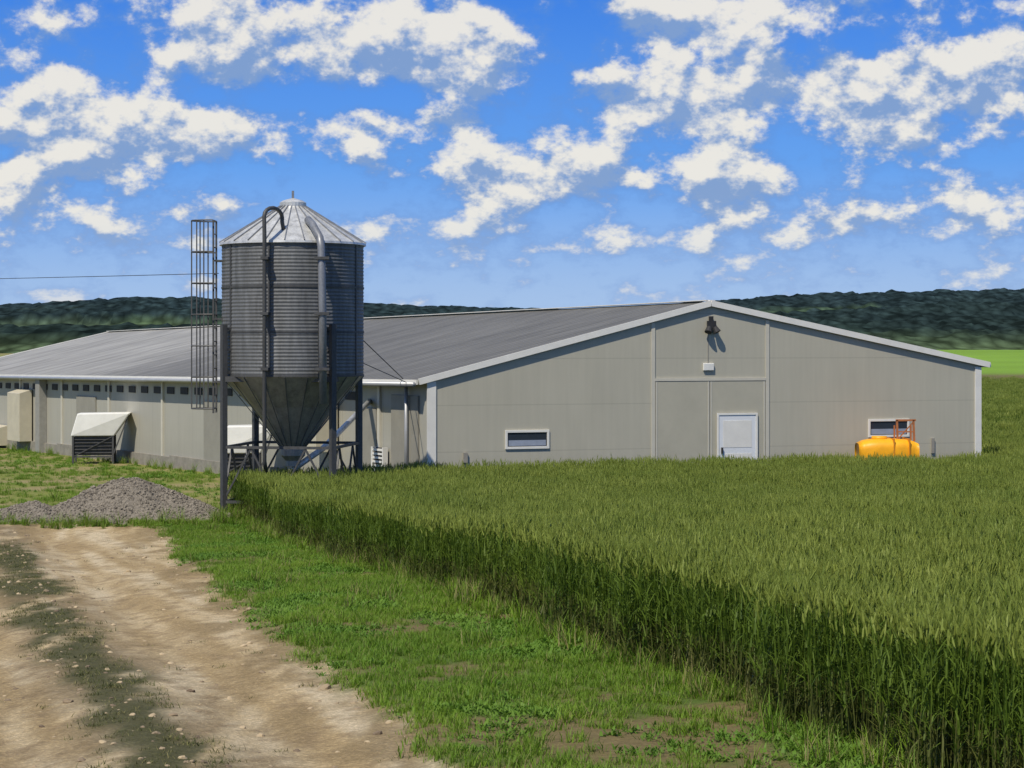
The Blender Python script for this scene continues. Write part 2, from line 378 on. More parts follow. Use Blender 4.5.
t.obj('roof_trim',white,barn)
g=MB()
o_=(PL[0]-PL[1]).normalized()*.12
g.tube([PL[0]+o_-Vector((0,0,.08)),PL[3]+o_-Vector((0,0,.08))],.06,8)
g.tube([V3(A+D*.02,2.85)+SN*.12,V3(A+D*.02,0)+SN*.12],.045,8)
g.obj('gutter',simple_mat('gutter_metal',(.4,.41,.42),.4,.3,.1,3),barn,True)
def gx(s): return s*K
tr=MB()
tr.box(A,GU,GN,-.03,.2,-.5,2.9,.003,.035);tr.box(A,GU,GN,gx(14.73)-.16,gx(14.73)+.03,-.5,3.2,.003,.035)
tr.obj('corner_trim',white,barn)
tg=simple_mat('panel_trim',(.57,.54,.45),.5,0,.06,3)
tr=MB()
def rake(s): return zA+(zR-zA)*s/7.15 if s<7.15 else zR+(zC-zR)*(s-7.15)/(14.73-7.15)
for s in(5.654,8.70): tr.box(A,GU,GN,gx(s)-.05,gx(s)+.05,-.5,rake(s)-.1,.003,.025)
tr.box(A,GU,GN,gx(5.654)+.051,gx(8.70)-.051,2.88,2.95,.003,.03)
tr.obj('gable_trim',tg,barn)
dm=simple_mat('sliding_door_sheet',(.455,.43,.34),.6,0,.07,1.2)
tr=MB()
tr.box(A,GU,GN,gx(5.72),gx(7.13),.02,2.86,.004,.02);tr.box(A,GU,GN,gx(7.16),gx(8.63),.02,2.86,.004,.02)
tr.obj('sliding_door',dm,barn,bevel=.006)
tr=MB()
for a_,b_ in((5.72,7.13),(7.16,8.63)):
    tr.box(A,GU,GN,gx(a_),gx(a_)+.04,.02,2.86,.022,.03);tr.box(A,GU,GN,gx(b_)-.04,gx(b_),.02,2.86,.022,.03)
tr.obj('sliding_door_frame',tg,barn)
tr=MB()
tr.box(A,GU,GN,gx(7.373),gx(8.369),.05,1.99,.022,.055)
tr.obj('door',simple_mat('door_white',(.76,.78,.80),.4,0,.04,3),barn,bevel=.006)
tr=MB();u0,u1=gx(7.373),gx(8.369)
tr.box(A,GU,GN,u0-.05,u0,.05,2.04,.036,.07);tr.box(A,GU,GN,u1,u1+.05,.05,2.04,.036,.07);tr.box(A,GU,GN,u0,u1,1.99,2.04,.036,.07)
tr.box(A,GU,GN,u0+.12,u1-.12,1.15,1.85,.056,.060);tr.box(A,GU,GN,u0+.12,u1-.12,.2,1.0,.056,.060)
tr.obj('door_frame',white,barn,bevel=.003)
tr=MB();tr.box(A,GU,GN,u0+.06,u0+.1,1.0,1.16,.06,.11);tr.obj('door_handle',dark,barn)
for (s0,s1,z0,z1) in((1.886,2.986,1.21,1.68),(11.498,12.667,1.35,1.83)):
    a_,b_=gx(s0),gx(s1);f=MB();w=.06
    f.box(A,GU,GN,a_,a_+w,z0,z1,.003,.035);f.box(A,GU,GN,b_-w,b_,z0,z1,.003,.035)
    f.box(A,GU,GN,a_+w,b_-w,z1-w,z1,.003,.035);f.box(A,GU,GN,a_+w,b_-w,z0,z0+w,.003,.035)
    f.obj('window_frame',white,barn,bevel=.004)
    f=MB();f.box(A,GU,GN,a_+w,b_-w,z0+w,z1-w,.003,.012);f.obj('window_pane',glass,barn)
    f=MB();f.box(A,GU,GN,a_+w+.03,b_-w-.03,z0+w+.02,z0+w+.16,.013,.018);f.obj('window_blind',simple_mat('blind',(.3,.34,.42),.6),barn)
f=MB();s=gx(7.17)
f.box(A,GU,GN,s-.12,s+.12,4.22,4.42,.04,.10);f.box(A,GU,GN,s-.05,s+.05,4.42,4.54,.004,.08)
f.tube([A+GU*(s-.08)+GN*.10+Vector((0,0,4.26)),A+GU*(s-.13)+GN*.15+Vector((0,0,4.13))],[.06,.10],12)
f.tube([A+GU*(s+.08)+GN*.10+Vector((0,0,4.26)),A+GU*(s+.13)+GN*.15+Vector((0,0,4.13))],[.06,.10],12)
f.obj('floodlight',dark,barn)
f=MB();f.box(A,GU,GN,gx(7.106)-.15,gx(7.106)+.15,3.14,3.33,.003,.06);f.obj('wall_lamp',whitepl,barn,bevel=.015)
f=MB()
f.box(A,GU,GN,gx(7.106)-.01,gx(7.106)+.01,3.34,4.2,.003,.012)
f.box(A,GU,GN,gx(.85),gx(.95),.9,1.15,.003,.06);f.box(A,GU,GN,gx(.89),gx(.905),-.2,.9,.003,.02)
f.box(A,GU,GN,gx(13.3),gx(13.38),.9,1.3,.003,.05)
f.obj('cable_boxes',simple_mat('cable_grey',(.3,.28,.24),.6),barn)
def sz(t_,z): return z-.0105*t_
f=MB()
w=4.0
while w<44:
    tt=w/KS;zz=sz(tt,zA)
    f.box(A,SU,SN,w,w+.62,zz-.56,zz-.34,.004,.03);w+=1.2
f.obj('air_inlets',dark,barn)
f=MB()
for w in np.arange(2.6,46,5.2):
    zz=sz(w/KS,zA);f.box(A,SU,SN,w-.07,w+.07,-.8,zz-.02,.003,.06)
f.obj('wall_posts',tg,barn)
f=MB();f.box(A,SU,SN,30.5,31.0,-.8,sz(27,zA)-.1,.004,.3);f.obj('wall_duct',simple_mat('duct_grey',(.30,.29,.26),.6),barn,bevel=.01)
f=MB()
for a_,b_ in((.45,1.9),(2.75,3.9),(24.8,26.9),(13.2,14.6)):
    zz=sz(a_/KS,zA);f.box(A,SU,SN,a_,b_,zz-2.75,zz-.75 if a_>2 else zz-.4,.004,.05)
f.obj('side_doors',simple_mat('side_door_sheet',(.29,.275,.23),.6,0,.1,2),barn,bevel=.006)
f=MB()
for k in range(8):
    f.box(A,SU,SN,LEN*k/8,LEN*(k+1)/8,-1.2,.38-.0093*LEN*k/8,.004,.1)
f.obj('plinth',concrete,barn)
f=MB();f.box(A,SU,SN,2.05,2.1,.35,1.2,.06,.2);f.box(A,SU,SN,2.68,2.73,.35,1.2,.06,.2)
for k in range(8): f.box(A,SU,SN,2.1,2.68,.4+k*.1,.45+k*.1,.06,.18)
f.obj('louvre_vent',white,barn)
f=MB();f.box(A,SU,SN,2.1,2.68,.37,1.18,.055,.08);f.obj('louvre_back',dark,barn)
def hood(w0,w1,z0,z1,dep):
    h=MB();P=lambda a,z,n:A+SU*a+SN*n+Vector((0,0,z))
    v=[P(w0,z0,.06),P(w1,z0,.06),P(w1,z0,dep),P(w0,z0,dep),P(w0,z1,.06),P(w1,z1,.06),P(w1,z1-.15,dep),P(w0,z1-.15,dep)]
    h.add(v,[(0,3,2,1),(4,5,6,7),(0,1,5,4),(1,2,6,5),(2,3,7,6),(3,0,4,7)])
    h.obj('vent_hood',cream,barn,bevel=.01)
hood(32.2,33.8,.1,2.1,.55);hood(35.4,36.8,-.2,.6,.7);hood(5.0,5.9,.95,2.4,.7)

# ------------------------------------------------------------------ silo
def galv(name,base,rough=.42,metal=.65):
    m,nt,b=new_mat(name);L=nt.links.new
    tc=N(nt,'ShaderNodeTexCoord')
    v=N(nt,'ShaderNodeTexVoronoi');v.inputs['Scale'].default_value=25;L(tc.outputs['Object'],v.inputs['Vector'])
    mp=N(nt,'ShaderNodeMapping');mp.inputs['Scale'].default_value=(4,4,.5);L(tc.outputs['Object'],mp.inputs[0])
    n=N(nt,'ShaderNodeTexNoise');n.inputs['Scale'].default_value=1.5;n.inputs['Detail'].default_value=8;n.inputs['Roughness'].default_value=.7;L(mp.outputs[0],n.inputs['Vector'])
    ml=N(nt,'ShaderNodeMath',operation='MULTIPLY_ADD');L(v.outputs['Color'],ml.inputs[0]);ml.inputs[1].default_value=.15;L(n.outputs['Fac'],ml.inputs[2])
    r=N(nt,'ShaderNodeValToRGB');e=r.color_ramp.elements
    e[0].position=.35;e[0].color=[c*.6 for c in base]+[1];e[1].position=.8;e[1].color=[c*1.25 for c in base]+[1]
    L(ml.outputs[0],r.inputs[0]);L(r.outputs[0],b.inputs['Base Color'])
    b.inputs['Metallic'].default_value=metal;b.inputs['Roughness'].default_value=rough
    return m
gm=galv('galvanised_steel',(.155,.16,.165),.6,.25);gl=galv('galvanised_light',(.62,.62,.60),.4,.35);gd=galv('weathered_steel',(.09,.09,.09),.6,.3)
gp_=galv('pipe_steel',(.24,.25,.27),.45,.3)
silo=empty('feed_silo');SC=Vector((-4.93,45,0))
zg=H1(SC.x,SC.y)
z_top=EYE+2.28;z_bot=EYE-.70;z_out=EYE-2.3
f=MB();prof=[];n=38;pp=6
for i in range(n*pp+1):
    z=z_bot+(z_top-z_bot)*i/(n*pp);prof.append((1.585+.0055*math.cos(2*math.pi*i/pp),z))
f.lathe((SC.x,SC.y,0),prof,72);f.obj('corrugated_body',gm,silo,True)
f=MB()
for k in range(9):
    a_=2*math.pi*k/9+.3;c_=Vector((math.cos(a_),math.sin(a_),0));p=SC+c_*1.592
    f.beam(V3(p,z_bot),V3(p,z_top),.05,.012,up=c_)
for z in(z_bot+.02,z_bot+.99,z_bot+1.98,z_top-.02):
    f.lathe((SC.x,SC.y,0),[(1.58,z-.02),(1.6,z-.02),(1.6,z+.02),(1.58,z+.02)],64)
f.obj('body_seams',gd,silo)
f=MB();f.lathe((SC.x,SC.y,0),[(1.59,z_bot),(.95,z_bot-.68),(.28,z_out)],20);f.lathe((SC.x,SC.y,0),[(.28,z_out),(.28,z_out-.18),(.17,z_out-.3),(.17,z_out-.42),(0.01,z_out-.42)],20)
f.obj('hopper_cone',galv('cone_steel',(.36,.34,.31),.5,.25),silo)
f=MB()
for k in range(20):
    a_=2*math.pi*k/20;c_=Vector((math.cos(a_),math.sin(a_),0))
    f.beam(V3(SC+c_*1.595,z_bot),V3(SC+c_*.285,z_out),.02,.015)
f.obj('cone_seams',gm,silo)
zp=EYE+3.15
f=MB();f.lathe((SC.x,SC.y,0),[(1.60,z_top-.06),(1.65,z_top-.05),(1.64,z_top),(.26,zp-.02)],24)
f.lathe((SC.x,SC.y,0),[(.3,zp-.05),(.3,zp+.05),(.22,zp+.1),(.05,zp+.15),(.01,zp+.15)],24)
f.obj('roof_cone',gl,silo)
f=MB()
for k in range(24):
    a_=2*math.pi*k/24;c_=Vector((math.cos(a_),math.sin(a_),0))
    f.beam(V3(SC+c_*1.65,z_top+.01),V3(SC+c_*.27,zp-.01),.018,.025)
f.beam(V3(SC,zp+.1),V3(SC,zp+.32),.05)
f.obj('roof_ribs',gp_,silo)
f=MB();legs=[]
for k in range(4):
    a_=math.radians(36+90*k);c_=Vector((math.cos(a_),math.sin(a_),0));p=SC+c_*1.74;legs.append(p)
    f.beam(V3(p,H1(p.x,p.y)-.1),V3(p,z_bot+1.15),.12,.12,up=c_)
    f.box(V3(p,H1(p.x,p.y)),Vector((1,0,0)),Vector((0,1,0)),-.15,.15,-.05,.04,-.15,.15)
    for zz in(z_bot+.1,z_bot+.6,z_bot+1.05): f.beam(V3(SC+c_*1.57,zz),V3(p,zz),.1,.06)
for k in range(4):
    a_,b_=legs[k],legs[(k+1)%4]
    for z in(.35,1.55): f.beam(V3(a_,z),V3(b_,z),.06)
    # zig-zag lattice between the two rails
    for j in range(4):
        p0=a_.lerp(b_,j/4);p1=a_.lerp(b_,(j+1)/4)
        if j%2==0: f.beam(V3(p0,.38),V3(p1,1.52),.04)
        else: f.beam(V3(p0,1.52),V3(p1,.38),.04)
    f.beam(V3(a_,z_bot-.05),V3(b_,z_bot-.05),.08,.12)
f.obj('leg_frame',gd,silo)
f=MB();px=SC.x-.42;py_=SC.y-1.78
pts=[(px+.35,SC.y-1.2,z_top+.2),(px+.32,SC.y-1.25,z_top+.42)]
for k in range(9):
    th=math.pi*k/8;pts.append((px+.16+.16*math.cos(th),py_+.25+.3*math.cos(th),z_top+.5+.2*math.sin(th)))
pts+=[(px,py_,z_top+.1),(px,py_,1.3),(px+.02,py_+.1,1.05)]
f.tube(pts,.045,12);f.obj('fill_pipe',gd,silo,True)
f=MB();qx=SC.x+.78
f.tube([(qx-.35,SC.y-.9,z_top+.48),(qx-.22,SC.y-1.2,z_top+.36),(qx-.02,SC.y-1.62,z_top+.05),(qx+.02,SC.y-1.72,z_top-.15),(qx+.05,SC.y-1.72,z_top-1.5),(qx+.06,SC.y-1.72,z_top-3.55)],.085,14)
f.obj('exhaust_pipe',gp_,silo,True)
f=MB()
for z in(z_top-.4,z_top-1.6,z_top-2.8):
    f.box(V3(SC,0),Vector((1,0,0)),Vector((0,-1,0)),.66,.98,z-.03,z+.03,1.5,1.83);f.box(V3(SC,0),Vector((1,0,0)),Vector((0,-1,0)),-.5,-.34,z-.03,z+.03,1.5,1.84)
f.obj('pipe_clamps',gd,silo)
f=MB();lx=SC.x-1.72;ly=SC.y-.25;z0,z1=EYE-1.42,EYE+2.78
for yy in(ly-.22,ly+.22): f.beam((lx,yy,z0-.1),(lx,yy,z1),.04)
for z in np.arange(z0,z1,.3): f.tube([(lx,ly-.22,z),(lx,ly+.22,z)],.014,6)
hc_=[]
for k in range(9):
    th=math.pi*(k/8)-math.pi/2;hc_.append((-.52*math.cos(th)*1.0,.34*math.sin(th)))
for z in np.arange(z0+.0,z1+.05,.70):
    f.tube([(lx+a_,ly+b_,z) for a_,b_ in hc_],.017,6)
for k in(1,2,4,6,7):
    f.beam((lx+hc_[k][0],ly+hc_[k][1],z0),(lx+hc_[k][0],ly+hc_[k][1],z1),.028,.012)
for z in(z0+.6,z0+2.0,z1-.9):
    for yy in(ly-.22,ly+.22): f.beam((lx,yy,z),(SC.x-1.5,yy,z),.035)
f.obj('ladder_cage',gd,silo)
f=MB();f.tube([(SC.x,SC.y,z_out-.5),(SC.x+.55,SC.y+1.2,z_out-.1),tuple(V3(A+SU*3.2+SN*.0,2.35))],.07,10);f.obj('feed_auger',gl,silo,True)
f=MB();f.tube([tuple(V3(legs[0],z_bot+.9)),tuple(V3(A+SU*1.2,2.9))],.012,6);f.tube([tuple(V3(legs[3],z_bot+.6)),tuple(V3(A+SU*.8,2.8))],.01,6);f.obj('stay_cable',gd,silo)
f=MB()
f.beam(V3(legs[3],z_bot+1.1),V3(legs[0],z_bot+1.1),.05)
f.obj('side_rail',gd,silo)
f=MB();a_=Vector((-75,120,EYE+4.2));b_=Vector((SC.x-1.7,SC.y+.2,EYE+1.62));pts=[]
for k in range(25):
    u=k/24;p=a_.lerp(b_,u);p.z-=.9*4*u*(1-u)*.4;pts.append(p)
f.tube(pts,.008,5);f.obj('power_line',dark)

# ------------------------------------------------------------------ feed hoppers
def hopper(cx,cy,w,zt,rot):
    e=empty('feed_hopper');g0=H1(cx,cy)
    u=Vector((math.cos(rot),math.sin(rot),0));n=Vector((math.sin(rot),-math.cos(rot),0));o=Vector((cx,cy,0))
    P=lambda a,b,z:o+u*a+n*b+Vector((0,0,z))
    h=MB();h2=w/2;zm=zt-.75
    v=[P(-h2,.5,zm),P(h2*.45,.5,zm),P(h2*.45,-.5,zm),P(-h2,-.5,zm),P(-h2*.78,.45,zt),P(h2,.6,zt+.02),P(h2,-.6,zt+.02),P(-h2*.78,-.45,zt)]
    h.add(v,[(0,3,2,1),(4,5,6,7),(0,1,5,4),(1,2,6,5),(2,3,7,6),(3,0,4,7)]);h.obj('white_bin',whitepl,e,bevel=.03)
    h=MB();h.box(o,u,n,-h2*.9,h2*.4,g0+.3,zm-.02,-.42,.42)
    for k in range(5): h.box(o,u,n,-h2*.9+.03,h2*.4-.03,g0+.36+k*.11,g0+.39+k*.11,.43,.46)
    h.obj('discharge_box',simple_mat('dark_steel',(.06,.06,.06),.6,.2,.3,6),e,bevel=.01)
    h=MB()
    for a_ in(-h2*.92,h2*.42):
        for b_ in(-.45,.45): h.beam(P(a_,b_,g0-.1),P(a_,b_,zm+.05),.06)
    h.beam(P(-h2*.92,.45,g0+.25),P(h2*.42,.45,g0+.25),.05);h.beam(P(h2*.42,.45,g0+.3),P(h2*.95,.5,zt-.05),.04)
    h.beam(P(-h2*.92,.47,g0+.25),P(h2*.42,.47,zm),.03)
    h.obj('frame',gd,e)
hopper(-13.75,67.0,1.95,1.52,.12);hopper(-7.35,55.8,1.5,1.55,.1)

# ------------------------------------------------------------------ sprayer tank
sp=empty('field_sprayer');orange=simple_mat('orange_plastic',(.88,.40,.01),.45,0,.1,5,spec=.35)
ox,oy=9.75,52.0;h=MB()
v=[];fcs=[];nr=10;ns=28
for i in range(nr+1):
    u=-.78+1.56*i/nr;tt=abs(2*i/nr-1);k=(1-tt**4*.28)
    for j in range(ns):
        th=2*math.pi*j/ns;c_,s_=math.cos(th),math.sin(th);e_=.55
        y=math.copysign(abs(c_)**e_,c_)*.48*k;z=math.copysign(abs(s_)**e_,s_)*.42*k
        v.append((ox+u,oy+y,.95+z))
for i in range(nr):
    for j in range(ns):
        a_=i*ns+j;b_=i*ns+(j+1)%ns;fcs.append((a_,b_,b_+ns,a_+ns))
fcs.append(tuple(range(ns)));fcs.append(tuple(range(nr*ns,(nr+1)*ns))[::-1])
h.add(v,fcs);h.tube([(ox-.2,oy,1.33),(ox-.2,oy,1.43)],.2,20);h.obj('tank',orange,sp,True)
h=MB()
for x in(.1,.5): h.box((ox+x,oy,0),Vector((1,0,0)),Vector((0,1,0)),-.015,.015,.53,1.382,-.49,.49)
h.obj('tank_straps',simple_mat('strap',(.6,.24,.02),.5),sp)
h=MB()
for x in(.25,.68):
    h.beam((ox+x,oy-.15,1.3),(ox+x-.02,oy-.15,1.85),.05);h.beam((ox+x,oy+.3,1.3),(ox+x,oy+.3,1.7),.04)
h.beam((ox+.2,oy-.15,1.85),(ox+.72,oy-.15,1.85),.05);h.beam((ox+.25,oy-.15,1.55),(ox+.68,oy-.15,1.55),.035)
h.beam((ox+.25,oy-.15,1.35),(ox+.68,oy-.15,1.83),.03)
h.obj('frame',simple_mat('red_oxide_paint',(.38,.14,.05),.5,0,.2,6),sp)
h=MB()
for x in(-.5,.5): 
    h.beam((ox+x,oy-.45,.5),(ox+x,oy+.45,.5),.08)
h.beam((ox-.9,oy,.45),(ox+.9,oy,.45),.1);h.tube([(ox,oy-.7,.38),(ox,oy+.7,.38)],.04,8)
h.obj('chassis',gd,sp)
h=MB()
for y in(-.7,.62): h.tube([(ox,oy+y-.02,.36),(ox,oy+y,.36),(ox,oy+y+.1,.36),(ox,oy+y+.12,.36)],[.3,.36,.36,.3],24)
h.obj('wheels',simple_mat('rubber',(.03,.03,.03),.85),sp)

# ------------------------------------------------------------------ vegetation prototypes
def leafmat(name,c1,c2,trans=.35,rough=.55):
    m,nt,b=new_mat(name);L=nt.links.new
    oi=N(nt,'ShaderNodeObjectInfo');geo_=N(nt,'ShaderNodeNewGeometry')
    n=N(nt,'ShaderNodeTexNoise');n.inputs['Scale'].default_value=.45;n.inputs['Detail'].default_value=2;L(geo_.outputs['Position'],n.inputs['Vector'])
    ad=N(nt,'ShaderNodeMath',operation='MULTIPLY_ADD');L(oi.outputs['Random'],ad.inputs[0]);ad.inputs[1].default_value=.35;L(n.outputs['Fac'],ad.inputs[2])
    mr=N(nt,'ShaderNodeMapRange');mr.inputs[1].default_value=.35;mr.inputs[2].default_value=1.0;L(ad.outputs[0],mr.inputs[0])
    mx=N(nt,'ShaderNodeMix',data_type='RGBA');L(mr.outputs[0],mx.inputs[0]);mx.inputs[6].default_value=(*c1,1);mx.inputs[7].default_value=(*c2,1)
    L(mx.outputs[2],b.inputs['Base Color']);b.inputs['Roughness'].default_value=rough;b.inputs['Specular IOR Level'].default_value=.25
    if trans>0:
        tr=N(nt,'ShaderNodeBsdfTranslucent');L(mx.outputs[2],tr.inputs[0])
        ms=N(nt,'ShaderNodeMixShader');ms.inputs[0].default_value=trans;L(b.outputs[0],ms.inputs[1]);L(tr.outputs[0],ms.inputs[2])
        L(ms.outputs[0],nt.nodes['Material Output'].inputs['Surface'])
    return m
w_leaf=leafmat('wheat_leaf',(.075,.135,.014),(.14,.205,.025));w_ear=leafmat('wheat_ear',(.165,.225,.035),(.27,.32,.06),.2)
w_dry=leafmat('wheat_stem_low',(.075,.10,.02),(.14,.15,.04),.25)
g1=leafmat('grass_blade',(.12,.23,.018),(.21,.33,.03));g2=leafmat('weed_leaf',(.10,.21,.022),(.17,.29,.035));g3=leafmat('dry_grass',(.2,.2,.06),(.37,.32,.14))
g4=leafmat('dark_grass',(.06,.075,.02),(.12,.13,.04))
def blade(mb,base,dirn,L_,w,bend,lean,mi,nseg=3):
    d=Vector((math.cos(dirn),math.sin(dirn),0));s=Vector((-d.y,d.x,0));p=Vector(base);v=[];ang=lean
    for i in range(nseg+1):
        ww=w*(1-(i/nseg)**1.5)*.5+.0004
        v+= [p-s*ww,p+s*ww]
        p=p+(d*math.sin(ang)+Vector((0,0,1))*math.cos(ang))*(L_/nseg);ang+=bend/nseg
    mb.add(v,[(2*i,2*i+1,2*i+3,2*i+2) for i in range(nseg)],mi)
def wheat_clump(i):
    mb=MB();r=random.Random(100+i)
    for k in range(52):
        x,y=r.uniform(-.27,.27),r.uniform(-.27,.27);hh=r.gauss(.81,.045);ld=r.uniform(0,6.28);ln=r.uniform(0,.11)
        d=Vector((math.cos(ld),math.sin(ld),0));top=Vector((x,y,hh))+d*ln*hh
        b0=Vector((x,y,0));mid_=b0.lerp(top,.5)-d*.01
        fa=r.uniform(0,3.14);s=Vector((math.cos(fa),math.sin(fa),0))*.0028
        mb.add([b0-s,b0+s,mid_-s,mid_+s],[(0,1,3,2)],2);mb.add([mid_-s,mid_+s,top-s*.7,top+s*.7],[(0,1,3,2)],0)
        for j in range(r.choice((3,3,4))):
            t_=r.uniform(.15,.88);bp=b0.lerp(top,t_);blade(mb,bp,r.uniform(0,6.28),r.uniform(.15,.27),r.uniform(.009,.016),r.uniform(.8,2.2),r.uniform(.2,.65),2 if t_<.25 else 0)
        ed=(d*r.uniform(.05,.55)+Vector((r.uniform(-.15,.15),r.uniform(-.15,.15),1))).normalized();el=r.uniform(.075,.105);er=r.uniform(.0065,.0085)
        a_=ed.cross(Vector((1,0,0))).normalized();b_=ed.cross(a_)
        v=[top];
        for tt,rr in((.2,1),(.75,.85)):
            for q_ in range(4):
                th=q_*math.pi/2;v.append(top+ed*el*tt+(a_*math.cos(th)+b_*math.sin(th))*er*rr)
        v.append(top+ed*el)
        mb.add(v,[(0,1+q_,1+(q_+1)%4) for q_ in range(4)]+[(1+q_,5+q_,5+(q_+1)%4,1+(q_+1)%4) for q_ in range(4)]+[(5+q_,9,5+(q_+1)%4) for q_ in range(4)],1)
        for q_ in range(7):
            th=r.uniform(0,6.28);o_=a_*math.cos(th)+b_*math.sin(th);st=top+ed*el*r.uniform(.3,.95);w_=ed.cross(o_)*.0013
            mb.add([st-w_,st+w_,st+ed*r.uniform(.045,.075)+o_*.02],[(0,1,2)],1)
    o=mb.obj('wheat_clump',[w_leaf,w_ear,w_dry]);scene.collection.objects.unlink(o);return o
def grass_tuft(i,kind):
    mb=MB();r=random.Random(300+i)
    if kind=='grass':
        for k in range(50):
            a_=r.uniform(0,6.28);q_=abs(r.gauss(0,.085));blade(mb,(q_*math.cos(a_),q_*math.sin(a_),-.01),r.uniform(0,6.28),r.uniform(.05,.12),r.uniform(.004,.008),r.uniform(.3,1.5),r.uniform(0,.6),0 if r.random()<.9 else 1)
    elif kind=='weed':
        for k in range(40):
            a_=r.uniform(0,6.28);q_=abs(r.gauss(0,.09));blade(mb,(q_*math.cos(a_),q_*math.sin(a_),r.uniform(-.01,.03)),r.uniform(0,6.28),r.uniform(.03,.06),r.uniform(.010,.022),r.uniform(.4,1.2),r.uniform(.4,1.1),0)
    else:
        for k in range(30):
            a_=r.uniform(0,6.28);q_=abs(r.gauss(0,.05));blade(mb,(q_*math.cos(a_),q_*math.sin(a_),-.01),r.uniform(0,6.28),r.uniform(.15,.32),r.uniform(.006,.011),r.uniform(.3,1.4),r.uniform(0,.45),0 if r.random()<.8 else 1,4)
    mats={'grass':[g1,g3],'weed':[g2,g3],'tall':[g1,g3],}[kind]
    o=mb.obj('tuft',mats);scene.collection.objects.unlink(o);return o
def dark_tuft(i):
    mb=MB();r=random.Random(500+i)
    for k in range(40):
        a_=r.uniform(0,6.28);q_=abs(r.gauss(0,.07));blade(mb,(q_*math.cos(a_),q_*math.sin(a_),-.01),r.uniform(0,6.28),r.uniform(.03,.08),r.uniform(.004,.008),r.uniform(.5,1.5),r.uniform(.2,.9),0 if r.random()<.8 else 1)
    o=mb.obj('tuft',[g4,g3]);scene.collection.objects.unlink(o);return o
NW=7
wc=proto_coll('wheat_protos',[wheat_clump(i) for i in range(NW)])
sp_=.40
X_,Y_=np.meshgrid(np.arange(-8,32,sp_),np.arange(3,66,sp_));X_=X_.ravel();Y_=Y_.ravel()
X_=X_+rng.uniform(-.16,.16,X_.shape);Y_=Y_+rng.uniform(-.16,.16,Y_.shape)
def ewob(Y): return (fbm(Y*.8,Y*0,3,77)-.5)*.5
back=np.where(X_<-2.5,np.interp(X_,[-6.3,-2.5],[45.6,47.7]),np.where(X_<13.3,48.1+.35*(X_+2.06)-.1,66))
back=np.where((X_>8.3)&(X_<11.3),np.minimum(back,51.1),back)
k=(X_>wheat_edge(Y_)+.27+ewob(Y_))&(Y_<back)&(X_<.27*Y_+5)
X_,Y_=X_[k],Y_[k]
ye=np.arange(4,45.5,.16);xe=wheat_edge(ye)+.25+ewob(ye)+rng.uniform(-.14,.14,ye.shape)
X_=np.concatenate([X_,xe]);Y_=np.concatenate([Y_,ye])
Z_=height(X_,Y_)
s_=.86+.18*fbm(X_*.35,Y_*.35,3,120)+.16*fbm(X_*1.4,Y_*1.4,2,121)+rng.uniform(-.04,.04,X_.shape)
# the same crop continues past the barn's right-hand side
Xf=rng.uniform(13.5,46,6000);Yf=rng.uniform(66,148,6000);kf=(Xf>.2*Yf)&(Xf<.31*Yf+2);Xf,Yf=Xf[kf],Yf[kf]
X_=np.concatenate([X_,Xf]);Y_=np.concatenate([Y_,Yf]);Z_=np.concatenate([Z_,height(Xf,Yf)]);s_=np.concatenate([s_,rng.uniform(.9,1.2,len(Xf))])
n=len(X_)
rot=np.stack([rng.normal(0,.06,n),rng.normal(0,.06,n),rng.uniform(0,6.28,n)],-1)
scatter('wheat_field',np.stack([X_,Y_,Z_],-1),rot,np.stack([s_,s_,s_],-1),rng.integers(0,NW,n),wc)
print('wheat',n)
gc=proto_coll('grass_protos',[grass_tuft(0,'grass'),grass_tuft(1,'grass'),grass_tuft(2,'grass'),grass_tuft(3,'weed'),grass_tuft(4,'weed'),grass_tuft(5,'tall'),grass_tuft(6,'tall')])
n0=90000
X_=rng.uniform(-14,7,n0);Y_=rng.uniform(7,46,n0)
R_=rmask(X_,Y_)
acc=(1-R_)*(1-.7*soilpatch(X_,Y_))*sstep(.30,.05,X_-wheat_edge(Y_))
acc=acc*np.where(X_<road_m(Y_),.4,1)
k=rng.uniform(0,1,n0)<acc*.95
X1,Y1=X_[k],Y_[k]
n0=30000;X_=rng.uniform(-30,-1,n0);Y_=rng.uniform(42,85,n0)
wallx=-2.06-.5875*(Y_-49)
k=(rmask(X_,Y_)<.3)&(X_<wallx-.4)&(rng.uniform(0,1,n0)<.45*(1-.8*sstep(.48,.62,fbm(X_*.8,Y_*.8,5,40))))
k&=~((np.hypot((X_+8.4)/2.1,(Y_-43.6)/1.5)<1))
X2,Y2=X_[k],Y_[k]
X_=np.concatenate([X1,X2]);Y_=np.concatenate([Y1,Y2]);n=len(X_)
patch=fbm(X_*1.2,Y_*.7,3,140)
idx=np.where(patch>.56,rng.integers(3,5,n),rng.integers(0,3,n));idx=np.where(rng.uniform(0,1,n)<.014,rng.integers(5,7,n),idx)
near_edge=(np.abs(X_-wheat_edge(Y_))<.35)&(rng.uniform(0,1,n)<.25);idx=np.where(near_edge,rng.integers(5,7,n),idx)
s_=rng.uniform(.5,1.15,n)*(.6+.8*fbm(X_*.9,Y_*.6,3,150));s_=np.where(Y_>42,s_*1.25,s_)
rot=np.stack([rng.normal(0,.1,n),rng.normal(0,.1,n),rng.uniform(0,6.28,n)],-1)
scatter('grass',np.stack([X_,Y_,height(X_,Y_)],-1),rot,np.stack([s_]*3,-1),idx,gc)
print('grass',n)
dc=proto_coll('strip_protos',[dark_tuft(i) for i in range(3)])
n0=40000;X_=rng.uniform(-14,1,n0);Y_=rng.uniform(8,40,n0)
k=rng.uniform(0,1,n0)<medmask(X_,Y_)*.6*rmask(X_,Y_);k|=(rmask(X_,Y_)>.3)&(rng.uniform(0,1,n0)<.008)
